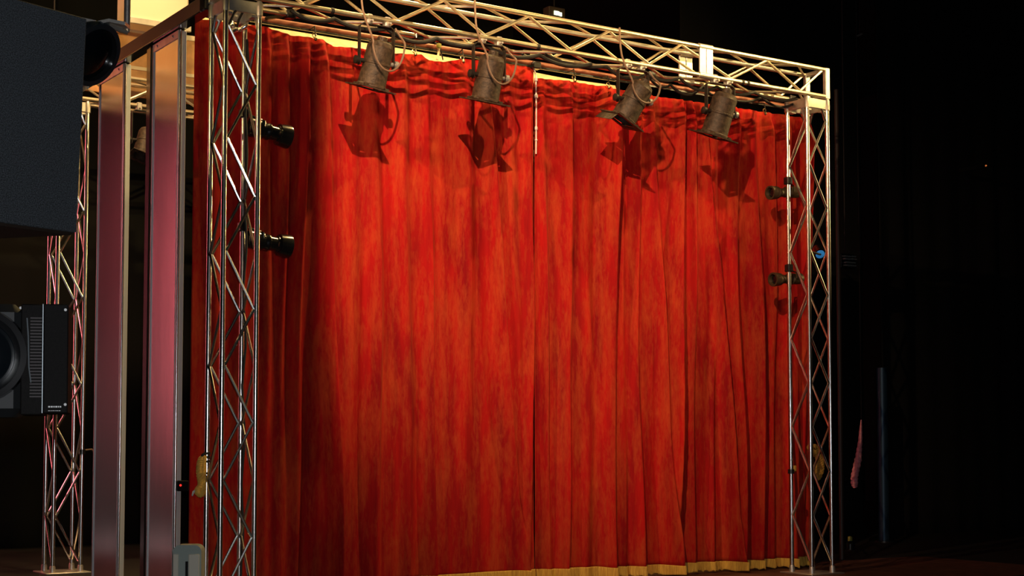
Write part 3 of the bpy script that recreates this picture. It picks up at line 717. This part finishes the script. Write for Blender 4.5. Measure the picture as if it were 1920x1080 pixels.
# tiny lights in the dark
for px, py, YY, lb in ((1848, 311, 4.0, 'tiny orange light high in the dark at the far right'), (1852, 1046, 4.0, 'tiny orange light near the floor at the far right')):
    q = aty(px, py, 3.55 if py < 900 else 1.5)
    e = empty('indicator_lamp', q, lb, 'light', 'tiny orange lights in the dark')
    MB().lathe([(0, .006), (.01, .012), (.025, .012), (.03, .004)], (-.5, -.8, 0), (0, 0, 0), 10, cap1=True).build('bulb', 'orangeled', e)
    MB().box((-.02, .0, -.03), (.03, .5, .03), .004).build('holder', 'blackcloth', e)
q = aty(1612, 66, 3.4)
e = empty('cable_tag', q, 'small grey tag hanging high above the right truss tower', 'tag')
MB().strap([(-.05, 0, -.02), (.05, 0, .03)], (0, 1, .6), .04, .004).build('tag_strip', 'slat', e)
MB().tube([(0, 0, 0), (0, 0, 9.48-q.z)], .004, 6).build('line', 'cable', e)
# lit work lamp above the beam
q = aty(1045, 25, 6.0)
wl = empty('work_lamp', q, 'small work lamp with pale green-white glow above the beam', 'lamp')
MB().box((-.14, .0, -.09), (.14, .16, .09), .01).build('housing', 'header', wl)
MB().box((-.06, -.012, -.03), (.03, .0, .03), .004).build('lit_pane', 'worklamp', wl)
MB().box((.035, -.012, -.035), (.075, .0, .02), .004).build('lit_pane', 'worklamp', wl)
MB().tube([(0, .08, .08), (0, .08, 9.48-q.z)], .012, 8).build('drop_rod', 'yoke', wl)
# unseen red drape added at the left for the flat posts to reflect
def reddrape():
    vs = []; n = 160; zs = [0.02, 2, 4, 6.2]
    for z in zs:
        for i in range(n+1):
            y = 8.2+5*i/n; vs.append((.10*math.sin(y*7.3)+.04*math.sin(y*17), y-8.2, z))
    fs = [(r*(n+1)+i, r*(n+1)+i+1, (r+1)*(n+1)+i+1, (r+1)*(n+1)+i) for r in range(len(zs)-1) for i in range(n)]
    o = MB().add(vs, fs).build('added_wing_drape', 'rose'); o.location = (-5.2, 8.2, 0)
    md = o.modifiers.new('thickness', 'SOLIDIFY'); md.thickness = .008
    return tag(o, 'dull rose drape added out of view at the left for the posts to reflect', 'curtain')
reddrape()

# sub-parts: small pieces belong to the part they sit on
SUB = {'stage_lamp': {'lens': 'can', 'rear_cap': 'can', 'pivot_knob': 'yoke'}, 'profile_spotlight': {'lens': 'front_ring'},
       'flat_post': {'bolt': 'top_plate'}, 'round_floodlight': {'lens': 'rim', 'top_plate': 'bracket'},
       'stage_projector': {'screw': 'side_panel', 'printed_mark': 'side_panel', 'panel_edge': 'side_panel', 'vent_fin': 'vent_body', 'lens': 'lens_ring', 'trim_wire': 'vent_body'},
       'rope_hank': {'frayed_end': 'rope'}, 'curtain_hook': {'ring': 'ball'}, 'border_board': {'batten': 'panel'}, 'equipment_case': {'slot': 'body'},
       'loudspeaker': {'fly_cable': 'fly_bracket'}, 'work_lamp': {'lit_pane': 'housing'}, 'blue_spotlight': {'lens': 'barrel'}, 'power_unit': {'indicator': 'body'}}
for r_ in [o for o in bpy.data.objects if o.parent is None]:
    mp_ = SUB.get(r_.name.split('.')[0])
    if not mp_: continue
    kids = list(r_.children)
    for k_ in kids:
        tgt = mp_.get(k_.name.split('.')[0])
        if tgt:
            host = [q for q in kids if q.name.split('.')[0] == tgt]
            if host: k_.parent = host[0]

# ---------------------------------------------------------------- lights
def spot(name, loc, tgt, power, col, size, blend, rad=.06):
    l = bpy.data.lights.new(name, 'SPOT'); l.energy = power; l.color = col; l.spot_size = math.radians(size); l.spot_blend = blend; l.shadow_soft_size = rad
    o = bpy.data.objects.new(name, l); o.location = loc; o.rotation_euler = (V(tgt)-V(loc)).to_track_quat('-Z', 'Y').to_euler(); COL.objects.link(o); return o
def point(name, loc, power, col, rad=.05):
    l = bpy.data.lights.new(name, 'POINT'); l.energy = power; l.color = col; l.shadow_soft_size = rad
    o = bpy.data.objects.new(name, l); o.location = loc; COL.objects.link(o); return o
def area(name, loc, tgt, power, col, sx, sy):
    l = bpy.data.lights.new(name, 'AREA'); l.energy = power; l.color = col; l.shape = 'RECTANGLE'; l.size = sx; l.size_y = sy
    o = bpy.data.objects.new(name, l); o.location = loc; o.rotation_euler = (V(tgt)-V(loc)).to_track_quat('-Z', 'Y').to_euler(); COL.objects.link(o); return o
WARM = (1, .69, .26)
spot('camera_flash', CAM+UP*.16+RT*.05, CAM+FW*10+UP*.3, 540, (.93, .96, 1), 60, .3, .03)
LA = V((-1.05, -5.5, 6.9))
spot('front_spotlight', LA, (2.9, .8, 4.15), 2450, (1, .64, .34), 54, .9, .022)
fs = empty('added_spotlight_body', LA, 'front of house spotlight, body and closed barn door added out of view', 'lamp')
MB().box((-.58, .80, -.75), (.300, .812, .5)).build('barn_door', 'yoke', fs, False)  # leaf added out of view to keep light off the curtain's left end
MB().tube([(-.5, .80, .1), (-.35, .2, .1), (-.25, -.12, .1)], .015, 8).build('door_arm', 'yoke', fs)
MB().box((-.25, -.5, -.2), (.25, -.10, .2), .04).build('housing', 'gloss', fs)
MB().tube([(0, -.3, .18), (0, -.3, 9.48-LA.z)], .03, 10).build('hanging_pipe', 'yoke', fs)
spot('front_spotlight_right', (4.5, -5.8, 6.3), (5.2, .8, 3.5), 260, (1, .58, .30), 46, .8, .03)
spot('house_lamp_right', (8.8, -2.8, 8.4), (5, 0, 5.1), 1300, WARM, 45, .6, .12)
spot('warm_fill_centre', (4.2, .95, 9.3), (2.4, .5, 5), 1500, WARM, 80, .6, .25)  # unseen overhead lamp added for gold on the beam
spot('warm_fill_left', (.9, .95, 9.3), (.8, .5, 5), 800, WARM, 60, .6, .2)  # second unseen overhead lamp, added to warm the beam's left end
def shuttered(name, loc, tgt, power, size, label):
    loc = V(loc); spot(name, loc, tgt, power, WARM, size, .4, .03)
    e = empty('added_beam_spotlight', loc, label, 'lamp', None)  # unseen lamp and leaf added to gild the beam but spare the curtain
    k = .15; yl = -loc.y*k; zl = (4.93-loc.z)*k; xc = (tgt[0]-loc.x)*k
    MB().box((xc-1.1, yl, zl-.8), (xc+1.1, yl+.01, zl)).build('barn_door', 'yoke', e, False)
    MB().tube([(xc, yl+.005, zl-.3), (0, -.12, -.2)], .015, 8).build('door_arm', 'yoke', e)
    MB().box((-.22, -.5, -.22), (.22, -.08, .22), .04).build('housing', 'gloss', e)
    MB().tube([(0, -.3, .18), (0, -.3, 9.49-loc.z)], .03, 10).build('hanging_pipe', 'yoke', e)
shuttered('beam_light_right', (10.2, -6.0, 6.1), (5.0, 0, 5.3), 2000, 36, 'right spotlight added out of view to gild the beam, lower door raised')
shuttered('beam_light_left', (.6, -6.2, 6.3), (2.8, 0, 5.3), 1150, 50, 'left spotlight added out of view to gild the beam, lower door raised')
spot('tower_fill_left', (-8.0, -2.2, 5.6), (0, .1, 4.5), 420, WARM, 14, .8, .08)  # lamp added out of view for gold edges on the left tower
LB = V((-3.5, -3.0, 6.4))
spot('added_cross_light', LB, (5.2, .8, 2.9), 950, (1, .62, .34), 46, .9, .03)  # grazing lamp added to strengthen the shading of the folds
xs_ = empty('added_cross_body', LB, 'unseen spotlight added at the left to bring out the curtain folds, one door closed in', 'lamp')
xs_.name = 'added_spotlight_body'
MB().box((-.55, .80, -1.1), (1.03, .812, .4)).build('barn_door', 'yoke', xs_, False)  # leaf added to hold this lamp off the curtain's left part
MB().tube([(-.3, .80, .2), (-.25, .2, .2), (-.2, -.12, .12)], .015, 8).build('door_arm', 'yoke', xs_)
MB().box((-.35, -.6, -.2), (-.03, -.10, .2), .04).build('housing', 'gloss', xs_)
MB().tube([(-.2, -.3, .18), (-.2, -.3, 9.49-LB.z)], .03, 10).build('hanging_pipe', 'yoke', xs_)
spot('tower_fill_right', (15.5, -2.6, 5.8), (6.6, .1, 4.3), 1500, WARM, 20, .7, .08)  # lamp added out of view to gild the right tower
spot('warm_fill_rear', (.2, 2.4, 9.2), (-.4, 4.6, 5.3), 1500, (1, .62, .28), 70, .6, .2)  # unseen warm lamp added over the rear beam and board
spot('drape_fill_spot', (-2.8, 7.6, 7.5), (-5.2, 9.4, 1.8), 9500, (1, .80, .78), 90, .8, .2)  # added lamp that lights the drape for its reflection
w = bpy.data.worlds.new('dark_room'); S.world = w; w.use_nodes = True
w.node_tree.nodes['Background'].inputs[0].default_value = (.5, .36, .28, 1); w.node_tree.nodes['Background'].inputs[1].default_value = .01

# ---------------------------------------------------------------- camera
cd = bpy.data.cameras.new('camera'); cam = bpy.data.objects.new('camera', cd); COL.objects.link(cam)
cam.matrix_world = Matrix(((RT.x, UP.x, -FW.x, CAM.x), (RT.y, UP.y, -FW.y, CAM.y), (RT.z, UP.z, -FW.z, CAM.z), (0, 0, 0, 1)))
cd.sensor_width = 36; cd.lens = F/1920*36; cd.shift_y = (YP-540)/1920; cd.clip_end = 100; cd.clip_start = .05
S.camera = cam
S.view_settings.view_transform = 'Standard'; S.view_settings.look = 'None'; S.view_settings.gamma = 1; S.view_settings.exposure = 0
S.view_settings.use_curve_mapping = False
